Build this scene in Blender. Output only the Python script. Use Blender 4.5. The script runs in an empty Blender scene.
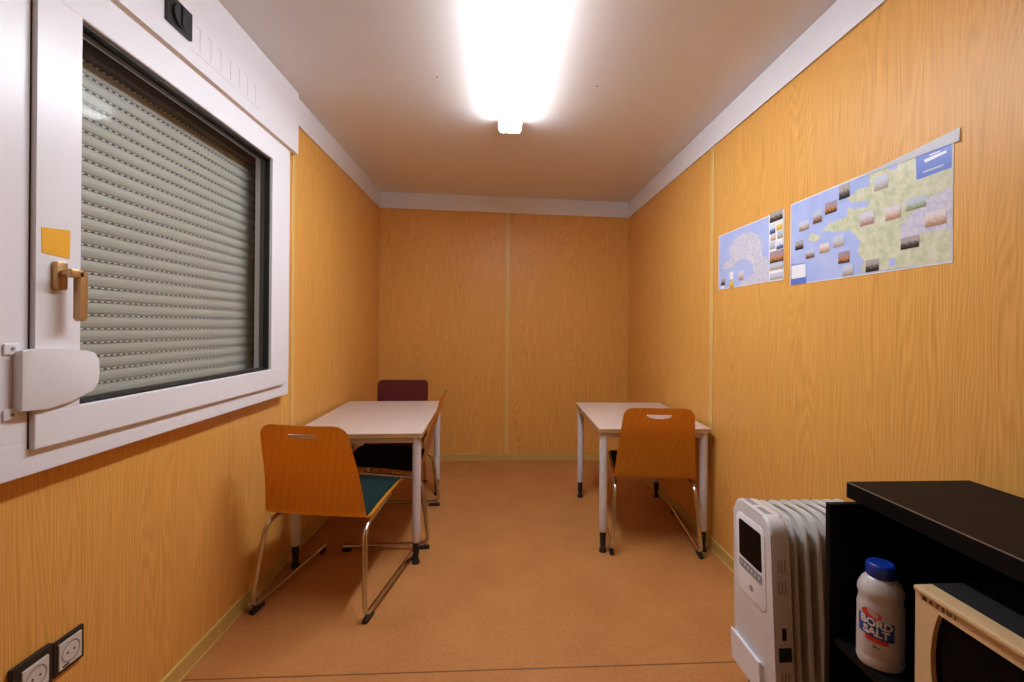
import bpy, bmesh, math, random
from mathutils import Vector, Matrix, noise
random.seed(7)
sc = bpy.context.scene
C = sc.collection
PI = math.pi

# ---------------------------------------------------------------- camera
F, YAW, ROLL, CX, CY, EYE = 460.0, .056, .0085, 525.5, 327.2, 1.3
cam_d = bpy.data.cameras.new('camera'); cam = bpy.data.objects.new('camera', cam_d); C.objects.link(cam)
cam.location = (0, 0, EYE)
cam_d.sensor_width = 36; cam_d.lens = F / 1024 * 36
cam_d.shift_x = (512 - CX) / 1024; cam_d.shift_y = (CY - 341) / 1024
cam_d.clip_start = .02
cam.rotation_euler = (Matrix.Rotation(-YAW, 3, 'Z') @ Matrix.Rotation(PI/2, 3, 'X') @ Matrix.Rotation(ROLL, 3, 'Z')).to_euler()
sc.camera = cam

def ray(px, py):
    a, b = px - CX, py - CY; cr, sr = math.cos(ROLL), math.sin(ROLL)
    u = (a*cr + b*sr)/F; v = (-a*sr + b*cr)/F
    return (u*math.cos(YAW) + math.sin(YAW), -u*math.sin(YAW) + math.cos(YAW), -v)
def at_x(px, py, X):
    r = ray(px, py); t = X/r[0]; return (X, r[1]*t, EYE + r[2]*t)

# ---------------------------------------------------------------- measures of the room
XL, XR = -1.164, 1.269
YBL, YBR = 4.510, 4.486
YN = -1.30
ZCL, ZCR, BAND = 2.440, 2.3875, .155

# ---------------------------------------------------------------- materials
def new_mat(name):
    m = bpy.data.materials.new(name); m.use_nodes = True
    nt = m.node_tree; b = nt.nodes['Principled BSDF']
    return m, nt, b
def plain(name, col, rough=.5, metal=0., bump=0., bscale=80., var=0., spec=.5, coat=0.):
    m, nt, b = new_mat(name)
    b.inputs['Roughness'].default_value = rough; b.inputs['Metallic'].default_value = metal
    b.inputs['Specular IOR Level'].default_value = spec; b.inputs['Coat Weight'].default_value = coat
    tc = nt.nodes.new('ShaderNodeTexCoord'); n = nt.nodes.new('ShaderNodeTexNoise')
    n.inputs['Scale'].default_value = bscale; n.inputs['Detail'].default_value = 3
    nt.links.new(tc.outputs['Object'], n.inputs['Vector'])
    mx = nt.nodes.new('ShaderNodeMix'); mx.data_type = 'RGBA'
    mx.inputs[6].default_value = (*[c*(1-var) for c in col], 1); mx.inputs[7].default_value = (*[min(1, c*(1+var)) for c in col], 1)
    nt.links.new(n.outputs['Fac'], mx.inputs[0]); nt.links.new(mx.outputs[2], b.inputs['Base Color'])
    if bump:
        bp = nt.nodes.new('ShaderNodeBump'); bp.inputs['Strength'].default_value = bump; bp.inputs['Distance'].default_value = .002
        nt.links.new(n.outputs['Fac'], bp.inputs['Height']); nt.links.new(bp.outputs['Normal'], b.inputs['Normal'])
    return m
def wood(name, light, dark, fine=150., stretch=2.2, rough=.45, ring=9., ringamt=.45, fineamt=.6, axis='Z', coat=0., spec=.4, bump=.15):
    """vertical grain: fine streaks plus large cathedral figures"""
    m, nt, b = new_mat(name); N, L = nt.nodes, nt.links
    b.inputs['Roughness'].default_value = rough; b.inputs['Coat Weight'].default_value = coat
    b.inputs['Specular IOR Level'].default_value = spec
    tc = N.new('ShaderNodeTexCoord'); sp = N.new('ShaderNodeSeparateXYZ'); L.new(tc.outputs['Object'], sp.inputs[0])
    ad = N.new('ShaderNodeMath'); ad.operation = 'ADD'
    if axis == 'Z': L.new(sp.outputs[0], ad.inputs[0]); L.new(sp.outputs[1], ad.inputs[1]); up = sp.outputs[2]
    elif axis == 'Y': L.new(sp.outputs[0], ad.inputs[0]); L.new(sp.outputs[2], ad.inputs[1]); up = sp.outputs[1]
    else: L.new(sp.outputs[1], ad.inputs[0]); L.new(sp.outputs[2], ad.inputs[1]); up = sp.outputs[0]
    h = ad.outputs[0]
    def vec(sx, sz):
        a = N.new('ShaderNodeMath'); a.operation = 'MULTIPLY'; L.new(h, a.inputs[0]); a.inputs[1].default_value = sx
        c = N.new('ShaderNodeMath'); c.operation = 'MULTIPLY'; L.new(up, c.inputs[0]); c.inputs[1].default_value = sz
        cb = N.new('ShaderNodeCombineXYZ'); L.new(a.outputs[0], cb.inputs[0]); L.new(c.outputs[0], cb.inputs[1]); return cb.outputs[0]
    n1 = N.new('ShaderNodeTexNoise'); n1.inputs['Scale'].default_value = 1; n1.inputs['Detail'].default_value = 4; n1.inputs['Roughness'].default_value = .6
    L.new(vec(fine, stretch), n1.inputs['Vector'])
    n2 = N.new('ShaderNodeTexNoise'); n2.inputs['Scale'].default_value = 1; n2.inputs['Detail'].default_value = 2
    L.new(vec(ring*.45, .55), n2.inputs['Vector'])
    # evenly running growth lines, pushed into cathedral figures by a tall noise
    hm = N.new('ShaderNodeMath'); hm.operation = 'MULTIPLY'; L.new(h, hm.inputs[0]); hm.inputs[1].default_value = fine*1.75
    mu = N.new('ShaderNodeMath'); mu.operation = 'MULTIPLY_ADD'; L.new(n2.outputs['Fac'], mu.inputs[0]); mu.inputs[1].default_value = fine*.85; L.new(hm.outputs[0], mu.inputs[2])
    sn = N.new('ShaderNodeMath'); sn.operation = 'SINE'; L.new(mu.outputs[0], sn.inputs[0])
    mr = N.new('ShaderNodeMapRange'); L.new(sn.outputs[0], mr.inputs[0]); mr.inputs[1].default_value = -1; mr.inputs[2].default_value = 1
    n3 = N.new('ShaderNodeTexNoise'); n3.inputs['Scale'].default_value = 1; L.new(vec(3.0, .4), n3.inputs['Vector'])
    c1 = N.new('ShaderNodeMath'); c1.operation = 'MULTIPLY'; L.new(mr.outputs[0], c1.inputs[0]); c1.inputs[1].default_value = ringamt
    r1 = N.new('ShaderNodeMapRange'); L.new(n1.outputs['Fac'], r1.inputs[0]); r1.inputs[1].default_value = .3; r1.inputs[2].default_value = .7
    c2 = N.new('ShaderNodeMath'); c2.operation = 'MULTIPLY_ADD'; L.new(r1.outputs[0], c2.inputs[0]); c2.inputs[1].default_value = fineamt; L.new(c1.outputs[0], c2.inputs[2])
    c3 = N.new('ShaderNodeMath'); c3.operation = 'MULTIPLY_ADD'; L.new(n3.outputs['Fac'], c3.inputs[0]); c3.inputs[1].default_value = .22; L.new(c2.outputs[0], c3.inputs[2])
    r3 = N.new('ShaderNodeMapRange'); L.new(c3.outputs[0], r3.inputs[0]); r3.inputs[1].default_value = .15; r3.inputs[2].default_value = 1.15
    mx = N.new('ShaderNodeMix'); mx.data_type = 'RGBA'; mx.inputs[6].default_value = (*light, 1); mx.inputs[7].default_value = (*dark, 1)
    L.new(r3.outputs[0], mx.inputs[0]); L.new(mx.outputs[2], b.inputs['Base Color'])
    bp = N.new('ShaderNodeBump'); bp.inputs['Strength'].default_value = bump; bp.inputs['Distance'].default_value = .001; bp.invert = True
    L.new(n1.outputs['Fac'], bp.inputs['Height']); L.new(bp.outputs['Normal'], b.inputs['Normal'])
    return m
M = {}
M['wall'] = wood('oak_panel', (.86, .45, .115), (.57, .255, .04), fine=260, stretch=3.5, rough=.42, ringamt=.27, fineamt=.68, spec=.35)
M['strip'] = plain('joint_strip', (.72, .47, .15), .4)
M['base'] = plain('baseboard_yellow', (.60, .40, .11), .45, var=.08, bscale=20)
M['white'] = plain('white_plastic', (.80, .80, .84), .3)
M['whitetrim'] = plain('white_trim', (.80, .79, .83), .4)
M['ceil'] = plain('ceiling_white', (.84, .80, .78), .55, var=.02, bscale=5)
M['ply'] = wood('beech_plywood', (.86, .40, .040), (.70, .28, .020), fine=110, stretch=4, rough=.28, ring=2.5, ringamt=.22, fineamt=.35, coat=.3, bump=.03)
M['plyedge'] = plain('plywood_edge', (.70, .42, .12), .4, var=.1, bscale=300)
M['chrome'] = plain('chrome', (.62, .60, .58), .16, 1.)
M['black'] = plain('black_plastic', (.012, .012, .013), .35)
M['rubber'] = plain('black_rubber', (.01, .01, .01), .6)
M['leg'] = plain('leg_enamel', (.66, .63, .66), .35)
M['top'] = plain('table_laminate', (.62, .50, .44), .32, var=.03, bscale=120)
M['tedge'] = wood('table_edge_beech', (.56, .33, .13), (.40, .21, .07), fine=60, stretch=3, axis='X')
M['teal'] = plain('teal_fabric', (.012, .05, .048), .95, bump=.6, bscale=900, var=.2)
M['teal_shaded'] = plain('teal_fabric_shaded', (.008, .009, .010), .95, bump=.6, bscale=900, var=.2)  # teal pad in deep shadow under the table, shade painted into the colour
M['navy'] = plain('navy_fabric', (.008, .02, .05), .95, bump=.6, bscale=900, var=.2)
M['red'] = plain('burgundy_fabric', (.10, .008, .008), .95, bump=.6, bscale=700, var=.2)
M['gold'] = plain('champagne_metal', (.55, .36, .17), .33, .7)
M['sticker'] = plain('orange_sticker', (.85, .42, .015), .5, var=.12, bscale=260)
M['slat'] = plain('shutter_grey', (.50, .48, .42), .4)
M['rail'] = plain('rail_light', (.6, .57, .52), .4)
M['raild'] = plain('rail_dark', (.09, .075, .06), .5)
M['gasket'] = plain('gasket', (.01, .01, .012), .5)
M['socket'] = plain('socket_white', (.62, .58, .52), .35)
M['heat'] = plain('heater_enamel', (.66, .64, .64), .3)
M['heatfin'] = plain('heater_fin', (.60, .58, .55), .3)
M['cab'] = wood('black_ash', (.0055, .005, .005), (.0035, .0035, .0035), fine=140, stretch=4, rough=.55, spec=.1, axis='Y', bump=.08)
M['cabtop'] = wood('black_brown_top', (.012, .0075, .006), (.006, .004, .0035), fine=120, stretch=4, rough=.6, spec=.12, axis='Y', bump=.1)
M['cream'] = plain('cream_plastic', (.66, .45, .23), .4)
M['screen'] = plain('dark_glass', (.002, .002, .003), .25, spec=.05)
M['ink'] = plain('dark_print', (.02, .02, .02), .5)
M['grey'] = plain('grey_print', (.25, .25, .26), .5)
M['ltgrey'] = plain('vent_grey', (.55, .55, .6), .5)
M['bottle'] = plain('bottle_white', (.52, .48, .46), .32)
M['cap'] = plain('cap_blue', (.004, .03, .28), .35)
M['lblue'] = plain('label_blue', (.015, .05, .22), .4)
M['lred'] = plain('label_red', (.65, .03, .02), .4)
M['lwhite'] = plain('label_white', (.75, .75, .78), .4)
M['seam'] = plain('floor_seam', (.16, .07, .025), .6)

def floor_mat():
    m, nt, b = new_mat('linoleum'); N, L = nt.nodes, nt.links
    b.inputs['Roughness'].default_value = .42; b.inputs['Specular IOR Level'].default_value = .35
    tc = N.new('ShaderNodeTexCoord')
    def nz(s, d, r=.6):
        n = N.new('ShaderNodeTexNoise'); n.inputs['Scale'].default_value = s; n.inputs['Detail'].default_value = d; n.inputs['Roughness'].default_value = r
        L.new(tc.outputs['Object'], n.inputs['Vector']); return n.outputs['Fac']
    a, c = nz(3.5, 6), nz(60, 5, .7)
    mx = N.new('ShaderNodeMix'); mx.data_type = 'RGBA'; mx.inputs[6].default_value = (.40, .16, .045, 1); mx.inputs[7].default_value = (.55, .25, .078, 1)
    ad = N.new('ShaderNodeMath'); ad.operation = 'ADD'; L.new(a, ad.inputs[0]); L.new(c, ad.inputs[1])
    mr = N.new('ShaderNodeMapRange'); L.new(ad.outputs[0], mr.inputs[0]); mr.inputs[1].default_value = .7; mr.inputs[2].default_value = 1.3
    L.new(mr.outputs[0], mx.inputs[0]); L.new(mx.outputs[2], b.inputs['Base Color'])
    r = N.new('ShaderNodeMapRange'); L.new(c, r.inputs[0]); r.inputs[3].default_value = .36; r.inputs[4].default_value = .52; L.new(r.outputs[0], b.inputs['Roughness'])
    return m
M['floor'] = floor_mat()
def glass_mat():
    m, nt, b = new_mat('window_glass'); N, L = nt.nodes, nt.links
    N.remove(b); out = N['Material Output']
    t = N.new('ShaderNodeBsdfTransparent'); t.inputs[0].default_value = (.93, .94, .93, 1)
    g = N.new('ShaderNodeBsdfGlossy'); g.inputs['Roughness'].default_value = .02
    lw = N.new('ShaderNodeLayerWeight'); lw.inputs[0].default_value = .5; mx = N.new('ShaderNodeMixShader')
    pw = N.new('ShaderNodeMath'); pw.operation = 'POWER'; L.new(lw.outputs['Facing'], pw.inputs[0]); pw.inputs[1].default_value = 5
    f = N.new('ShaderNodeMath'); f.operation = 'MULTIPLY_ADD'; L.new(pw.outputs[0], f.inputs[0]); f.inputs[1].default_value = .5; f.inputs[2].default_value = .001
    L.new(f.outputs[0], mx.inputs[0]); L.new(t.outputs[0], mx.inputs[1]); L.new(g.outputs[0], mx.inputs[2]); L.new(mx.outputs[0], out.inputs[0])
    return m
M['glass'] = glass_mat()
def emis(name, col, s):
    m, nt, b = new_mat(name)
    b.inputs['Base Color'].default_value = (.9, .9, .9, 1)
    b.inputs['Emission Color'].default_value = (*col, 1); b.inputs['Emission Strength'].default_value = s
    return m
M['tube'] = emis('lamp_diffuser', (.86, .92, 1.0), 28.0)
M['tubeside'] = emis('lamp_diffuser_side', (.86, .92, 1.0), 11.0)
def slot_mat():
    """row of punched slots between two slats: pale metal dashes with dark gaps"""
    m, nt, b = new_mat('slat_slots'); N, L = nt.nodes, nt.links
    b.inputs['Roughness'].default_value = .35
    tc = N.new('ShaderNodeTexCoord'); sp = N.new('ShaderNodeSeparateXYZ'); L.new(tc.outputs['Object'], sp.inputs[0])
    a = N.new('ShaderNodeMath'); a.operation = 'MULTIPLY'; L.new(sp.outputs[1], a.inputs[0]); a.inputs[1].default_value = 1/.024
    fr = N.new('ShaderNodeMath'); fr.operation = 'FRACT'; L.new(a.outputs[0], fr.inputs[0])
    gt = N.new('ShaderNodeMath'); gt.operation = 'GREATER_THAN'; L.new(fr.outputs[0], gt.inputs[0]); gt.inputs[1].default_value = .5
    mx = N.new('ShaderNodeMix'); mx.data_type = 'RGBA'; mx.inputs[6].default_value = (.07, .07, .08, 1); mx.inputs[7].default_value = (.95, .97, 1., 1)
    L.new(gt.outputs[0], mx.inputs[0]); L.new(mx.outputs[2], b.inputs['Base Color'])
    return m
M['slots'] = slot_mat()
def map_mat(name, c1, c2, c3, s=60):
    m, nt, b = new_mat(name); N, L = nt.nodes, nt.links
    b.inputs['Roughness'].default_value = .22
    tc = N.new('ShaderNodeTexCoord'); n = N.new('ShaderNodeTexNoise'); n.inputs['Scale'].default_value = s; n.inputs['Detail'].default_value = 6; n.inputs['Roughness'].default_value = .7
    L.new(tc.outputs['Object'], n.inputs['Vector'])
    r = N.new('ShaderNodeValToRGB'); e = r.color_ramp.elements
    e[0].position = .35; e[0].color = (*c1, 1); e[1].position = .68; e[1].color = (*c3, 1); x = e.new(.5); x.color = (*c2, 1)
    L.new(n.outputs['Fac'], r.inputs[0]); L.new(r.outputs[0], b.inputs['Base Color'])
    return m
M['sea'] = map_mat('map_sea', (.40, .49, .84), (.45, .54, .87), (.50, .58, .89), 8)
M['land'] = map_mat('map_land_green', (.50, .58, .38), (.66, .67, .46), (.78, .76, .64), 34)
M['landp'] = map_mat('map_land_pale', (.50, .53, .74), (.64, .62, .72), (.80, .77, .78), 70)
M['titleb'] = plain('map_title_blue', (.12, .20, .62), .3)
M['paper'] = plain('paper_white', (.85, .85, .88), .3)
PH = {}
def photo(name, sky, mid, gnd):
    m, nt, b = new_mat('photo_' + name); N, L = nt.nodes, nt.links
    b.inputs['Roughness'].default_value = .25
    tc = N.new('ShaderNodeTexCoord'); sp = N.new('ShaderNodeSeparateXYZ'); L.new(tc.outputs['UV'], sp.inputs[0])
    n = N.new('ShaderNodeTexNoise'); n.inputs['Scale'].default_value = 5; n.inputs['Detail'].default_value = 3; L.new(tc.outputs['UV'], n.inputs['Vector'])
    a = N.new('ShaderNodeMath'); a.operation = 'MULTIPLY_ADD'; L.new(n.outputs['Fac'], a.inputs[0]); a.inputs[1].default_value = .7; L.new(sp.outputs[1], a.inputs[2])
    r = N.new('ShaderNodeValToRGB'); e = r.color_ramp.elements
    e[0].position = .45; e[0].color = (*gnd, 1); e[1].position = 1.05 if False else 1.0; e[1].color = (*sky, 1); x = e.new(.72); x.color = (*mid, 1)
    L.new(a.outputs[0], r.inputs[0]); L.new(r.outputs[0], b.inputs['Base Color']); PH[name] = m
photo('harbour', (.55, .62, .75), (.45, .25, .18), (.12, .08, .06))
photo('dark', (.45, .40, .38), (.12, .10, .09), (.02, .02, .02))
photo('beach', (.60, .65, .80), (.60, .48, .35), (.30, .22, .15))
photo('sunset', (.40, .30, .35), (.60, .25, .08), (.06, .03, .03))
photo('pale', (.60, .64, .78), (.55, .52, .50), (.40, .34, .28))
photo('pink', (.70, .66, .75), (.60, .42, .38), (.40, .24, .22))
photo('stone', (.75, .70, .72), (.68, .48, .36), (.45, .26, .18))
photo('green', (.55, .62, .70), (.45, .48, .40), (.26, .32, .14))
photo('yellow', (.85, .62, .12), (.80, .48, .05), (.75, .38, .04))
photo('blue', (.75, .80, .9), (.15, .20, .42), (.06, .08, .16))

# ---------------------------------------------------------------- mesh helpers
def obj(name, bm, mats, parent=None, smooth=False, loc=None):
    me = bpy.data.meshes.new(name); bmesh.ops.recalc_face_normals(bm, faces=bm.faces); bm.to_mesh(me); bm.free()
    if not isinstance(mats, (list, tuple)): mats = [mats]
    for m in mats: me.materials.append(m)
    if smooth:
        me.shade_smooth()
        me.set_sharp_from_angle(angle=math.radians(35))
    o = bpy.data.objects.new(name, me); C.objects.link(o)
    if parent: o.parent = parent
    if loc: o.location = loc
    return o
def thing(name, label, cat, loc=(0, 0, 0), rz=0, group=None):
    o = bpy.data.objects.new(name, None); o.empty_display_size = .1; C.objects.link(o); o.location = loc; o.rotation_euler = (0, 0, rz)
    o['label'] = label; o['category'] = cat
    if group: o['group'] = group
    return o
def tag(o, label, cat, group=None):
    o['label'] = label; o['category'] = cat
    if group: o['group'] = group
    return o
def struct(name, bm, m, label=None, parent=None, smooth=False):
    o = obj(name, bm, m, parent, smooth)
    if not parent: o['kind'] = 'structure'
    if label: o['label'] = label
    return o
def BM(): return bmesh.new()
def box(bm, x0, x1, y0, y1, z0, z1, bev=0., seg=2, mi=0):
    vs = [bm.verts.new((x, y, z)) for x in (x0, x1) for y in (y0, y1) for z in (z0, z1)]
    idx = [(0,1,3,2), (4,6,7,5), (0,4,5,1), (2,3,7,6), (0,2,6,4), (1,5,7,3)]
    fs = [bm.faces.new([vs[i] for i in f]) for f in idx]
    for f in fs: f.material_index = mi
    if bev:
        es = list({e for f in fs for e in f.edges})
        r = bmesh.ops.bevel(bm, geom=es, offset=bev, segments=seg, affect='EDGES', profile=.5)
        for f in r['faces']: f.material_index = mi
    return bm
def prism(bm, pts, axis, a, b, bev=0., mi=0, seg=2):
    """polygon pts (2-D) extruded along axis between a and b"""
    def P(p, t): return {'X': (t, p[0], p[1]), 'Y': (p[0], t, p[1]), 'Z': (p[0], p[1], t)}[axis]
    v0 = [bm.verts.new(P(p, a)) for p in pts]; v1 = [bm.verts.new(P(p, b)) for p in pts]; n = len(pts)
    fs = [bm.faces.new(v0), bm.faces.new(v1[::-1])] + [bm.faces.new((v0[i], v0[(i+1) % n], v1[(i+1) % n], v1[i])) for i in range(n)]
    for f in fs: f.material_index = mi
    if bev:
        es = list(set(fs[0].edges) | set(fs[1].edges))
        r = bmesh.ops.bevel(bm, geom=es, offset=bev, segments=seg, affect='EDGES', profile=.5)
        for f in r['faces']: f.material_index = mi
    return bm
def rrect(w, h, r, n=5, cx=0, cy=0):
    out = []
    for sx, sy, a0 in ((1, 1, 0), (-1, 1, PI/2), (-1, -1, PI), (1, -1, 3*PI/2)):
        for k in range(n+1):
            a = a0 + PI/2*k/n; out.append((cx + sx*(w/2-r) + r*math.cos(a), cy + sy*(h/2-r) + r*math.sin(a)))
    return out
def fillet(pts, rad, n=6):
    pts = [Vector(p) for p in pts]; out = [pts[0]]
    for i in range(1, len(pts)-1):
        p, a, b = pts[i], pts[i-1], pts[i+1]; u = (a-p).normalized(); v = (b-p).normalized()
        r = min(rad[i] if isinstance(rad, (list, tuple)) else rad, (a-p).length*.49, (b-p).length*.49)
        p0, p1 = p+u*r, p+v*r
        for k in range(n+1):
            t = k/n; out.append((1-t)**2*p0 + 2*t*(1-t)*p + t*t*p1)
    out.append(pts[-1]); return out
def tube(bm, pts, r, n=12, cap=True, mi=0):
    pts = [Vector(p) for p in pts]; rings = []; up = None
    for i, p in enumerate(pts):
        t = (pts[min(i+1, len(pts)-1)] - pts[max(i-1, 0)]).normalized()
        if up is None: up = t.orthogonal().normalized()
        up = (up - t*up.dot(t)).normalized(); s = t.cross(up)
        rr = r[i] if isinstance(r, (list, tuple)) else r
        rings.append([bm.verts.new(p + up*math.cos(2*PI*k/n)*rr + s*math.sin(2*PI*k/n)*rr) for k in range(n)])
    for a, b in zip(rings, rings[1:]):
        for k in range(n): bm.faces.new((a[k], a[(k+1) % n], b[(k+1) % n], b[k])).material_index = mi
    if cap:
        bm.faces.new(rings[0][::-1]).material_index = mi; bm.faces.new(rings[-1]).material_index = mi
    return bm
def lathe(bm, prof, cx=0, cy=0, n=32, sx=1, sy=1, mi=0):
    rings = [[bm.verts.new((cx + r*sx*math.cos(2*PI*k/n), cy + r*sy*math.sin(2*PI*k/n), z)) for k in range(n)] for r, z in prof]
    for a, b in zip(rings, rings[1:]):
        for k in range(n): bm.faces.new((a[k], a[(k+1) % n], b[(k+1) % n], b[k])).material_index = mi
    bm.faces.new(rings[0][::-1]).material_index = mi; bm.faces.new(rings[-1]).material_index = mi
    return bm
def text_bm(body, size, depth=.0006, bold=0., spacing=1.):
    cu = bpy.data.curves.new('lettering', 'FONT'); cu.body = body; cu.size = size; cu.extrude = depth; cu.offset = bold
    cu.align_x = 'CENTER'; cu.align_y = 'CENTER'; cu.space_character = spacing; cu.resolution_u = 3
    o = bpy.data.objects.new('lettering', cu); C.objects.link(o)
    dg = bpy.context.evaluated_depsgraph_get(); dg.update()
    me = bpy.data.meshes.new_from_object(o.evaluated_get(dg)); bm = BM(); bm.from_mesh(me)
    bpy.data.objects.remove(o); bpy.data.curves.remove(cu); bpy.data.meshes.remove(me)
    return bm

# ================================================================ THE SETTING
T = .08
def quadprism(bm, lower, upper):
    a = [bm.verts.new(p) for p in lower]; b = [bm.verts.new(p) for p in upper]; n = len(a)
    bm.faces.new(a[::-1]); bm.faces.new(b)
    for i in range(n): bm.faces.new((a[i], a[(i+1) % n], b[(i+1) % n], b[i]))
    return bm
struct('floor', box(BM(), XL-T, XR+T, YN-T, YBL+T, -.06, 0), M['floor'], 'brown speckled linoleum floor')
def zc(x): return ZCL + BAND + (ZCR - ZCL)*(x - XL)/(XR - XL)
corn = [(XL-T, YN-T), (XR+T, YN-T), (XR+T, YBL+T), (XL-T, YBL+T)]
struct('ceiling', quadprism(BM(), [(x, y, zc(x)) for x, y in corn], [(x, y, zc(x)+.06) for x, y in corn]), M['ceil'], 'smooth white ceiling with a warm cast')
# window opening
WY0, WY1, WZ0, WZ1 = .10, 2.48, .96, 2.21
b = BM()
box(b, XL-T, XL, YN-T, WY0, -.0, zc(XL)-.001); box(b, XL-T, XL, WY1, YBL+T, 0, zc(XL)-.001)
box(b, XL-T, XL, WY0, WY1, 0, WZ0); box(b, XL-T, XL, WY0, WY1, WZ1, zc(XL)-.001)
struct('wall_left', b, M['wall'], 'left wall of oak-grain panels around the window')
struct('wall_right', box(BM(), XR, XR+T, YN-T, YBL+T, 0, zc(XR)-.001), M['wall'], 'right wall of oak-grain panels')
struct('wall_back', quadprism(BM(), [(XL, YBL, 0), (XR, YBR, 0), (XR, YBL+T, 0), (XL, YBL+T, 0)],
       [(XL, YBL, zc(XL)-.001), (XR, YBR, zc(XR)-.001), (XR, YBL+T, zc(XR)-.001), (XL, YBL+T, zc(XL)-.001)]), M['wall'], 'far end wall of oak-grain panels')
struct('wall_front', quadprism(BM(), [(XL, YN-T, 0), (XR, YN-T, 0), (XR, YN, 0), (XL, YN, 0)],
       [(XL, YN-T, zc(XL)-.001), (XR, YN-T, zc(XR)-.001), (XR, YN, zc(XR)-.001), (XL, YN, zc(XL)-.001)]), M['wall'], 'wall behind the camera')
# white bands under the ceiling
def band(name, p0, p1, inx, iny):
    (x0, y0), (x1, y1) = p0, p1
    def zb(x): return ZCL + (ZCR-ZCL)*(x-XL)/(XR-XL)
    lo = [(x0, y0, zb(x0)), (x1, y1, zb(x1)), (x1+inx, y1+iny, zb(x1)), (x0+inx, y0+iny, zb(x0))]
    hi = [(x, y, zc(x)-.0015) for x, y, z in lo]
    struct(name, quadprism(BM(), lo, hi), M['whitetrim'], 'white band under the ceiling')
band('trim_1', (XL+.001, 2.64), (XL+.001, YBL-.013), .010, 0)
band('trim_2', (XL+.001, YBL-.001), (XR-.001, YBR-.001), 0, -.012)
band('trim_3', (XR-.001, YN), (XR-.001, YBR-.013), -.010, 0)
# joint strips
def strip(name, x0, x1, y0, y1, z0, z1): struct(name, box(BM(), x0, x1, y0, y1, z0, z1, .0015, 1), M['strip'], 'narrow yellowish joint strip between wall panels')
strip('trim_4', XL, XL+.005, 2.635, 2.668, .07, ZCL-.001)
strip('trim_5', XR-.005, XR, 2.670, 2.712, .07, ZCR-.001)
strip('trim_6', .056, .092, (YBL+YBR)/2-.006, (YBL+YBR)/2+.002, .065, 2.41)
# baseboards
def bboard(name, x0, x1, y0, y1, nx, ny):
    b = BM(); box(b, x0, x1, y0, y1, 0, .066, .002, 1)
    box(b, x0 + min(nx, 0)*.004, x1 + max(nx, 0)*.004, y0 + min(ny, 0)*.004, y1, 0, .006, mi=1)
    struct(name, b, [M['base'], M['strip']], 'yellowish wooden baseboard')
bboard('baseboard_left', XL, XL+.013, YN, YBL-.014, 1, 0)
bboard('baseboard_right', XR-.013, XR, YN, YBR-.014, -1, 0)
b = BM(); quadprism(b, [(XL+.001, YBL-.014, 0), (XR-.001, YBR-.014, 0), (XR-.001, YBR, 0), (XL+.001, YBL, 0)], [(XL+.001, YBL-.014, .064), (XR-.001, YBR-.014, .064), (XR-.001, YBR, .064), (XL+.001, YBL, .064)])
struct('baseboard_back', b, M['base'], 'yellowish wooden baseboard')
struct('trim_7', box(BM(), XL+.013, XR-.013, 1.7445, 1.7495, 0, .0008), M['seam'], 'thin dark seam across the floor covering')

# ---------------------------------------------------------------- window
BX = XL + .034; FX = XL + .046       # room face of the fixed frame
SX = XL + .060       # room face of the sash
win = bpy.data.objects.new('window_1', None); C.objects.link(win); win['kind'] = 'structure'; win.location = (XL, 1.8, 0)
win['label'] = 'white plastic window with a closed grey roller shutter behind its glass'
win.location = (0, 0, 0)
def ring(bm, x0, x1, Y0, Y1, Z0, Z1, y0, y1, z0, z1, bev=.003, mi=0):
    box(bm, x0, x1, Y0, Y1, Z0, z0, bev, 2, mi); box(bm, x0, x1, Y0, Y1, z1, Z1, bev, 2, mi)
    box(bm, x0, x1, Y0, y0, z0-.001, z1+.001, 0, 2, mi); box(bm, x0, x1, y1, Y1, z0-.001, z1+.001, 0, 2, mi)
b = BM()
SY0, SY1, SZ0, SZ1 = 1.159, 2.430, .996, 2.195     # sash
GY0, GY1, GZ0, GZ1 = 1.276, 2.293, 1.085, 2.104     # glass
# fixed frame: bottom, top, far stile, wide mullion towards the camera
ring(b, XL-.045, FX, .06, 2.508, .936, 2.224, SY0+.02, SY1-.02, SZ0+.022, SZ1-.02)
obj('window_frame', b, M['white'], win)
b = BM()
ring(b, XL-.02, SX, SY0, SY1, SZ0, SZ1, GY0, GY1, GZ0, GZ1, .004)
sash = obj('sash', b, M['white'], win)
b = BM(); g = .004
ring(b, SX-.034, SX-.012, GY0, GY1, GZ0, GZ1, GY0+g*1.6, GY1-g*1.6, GZ0+g*1.6, GZ1-g*1.6, 0)
obj('gasket', b, M['gasket'], win)
b = BM(); box(b, SX-.034, SX-.030, GY0+.002, GY1-.002, GZ0+.002, GZ1-.002); obj('pane', b, M['glass'], win)
# dark spacer line behind the pane
b = BM(); ring(b, SX-.052, SX-.036, GY0, GY1, GZ0, GZ1, GY0+.012, GY1-.012, GZ0+.012, GZ1-.012, 0); obj('spacer', b, M['raild'], win)
# second (closed) panel of the window, nearer than the picture shows
b = BM(); box(b, FX-.002, FX+.004, .16, 1.090, 1.0, 2.18, .002, 2); obj('panel', b, M['white'], win)
b = BM(); box(b, FX-.001, FX+.0012, SY0-.003, SY0, SZ0+.004, SZ1-.004, 0); obj('side_gasket', b, M['gasket'], win)
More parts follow.
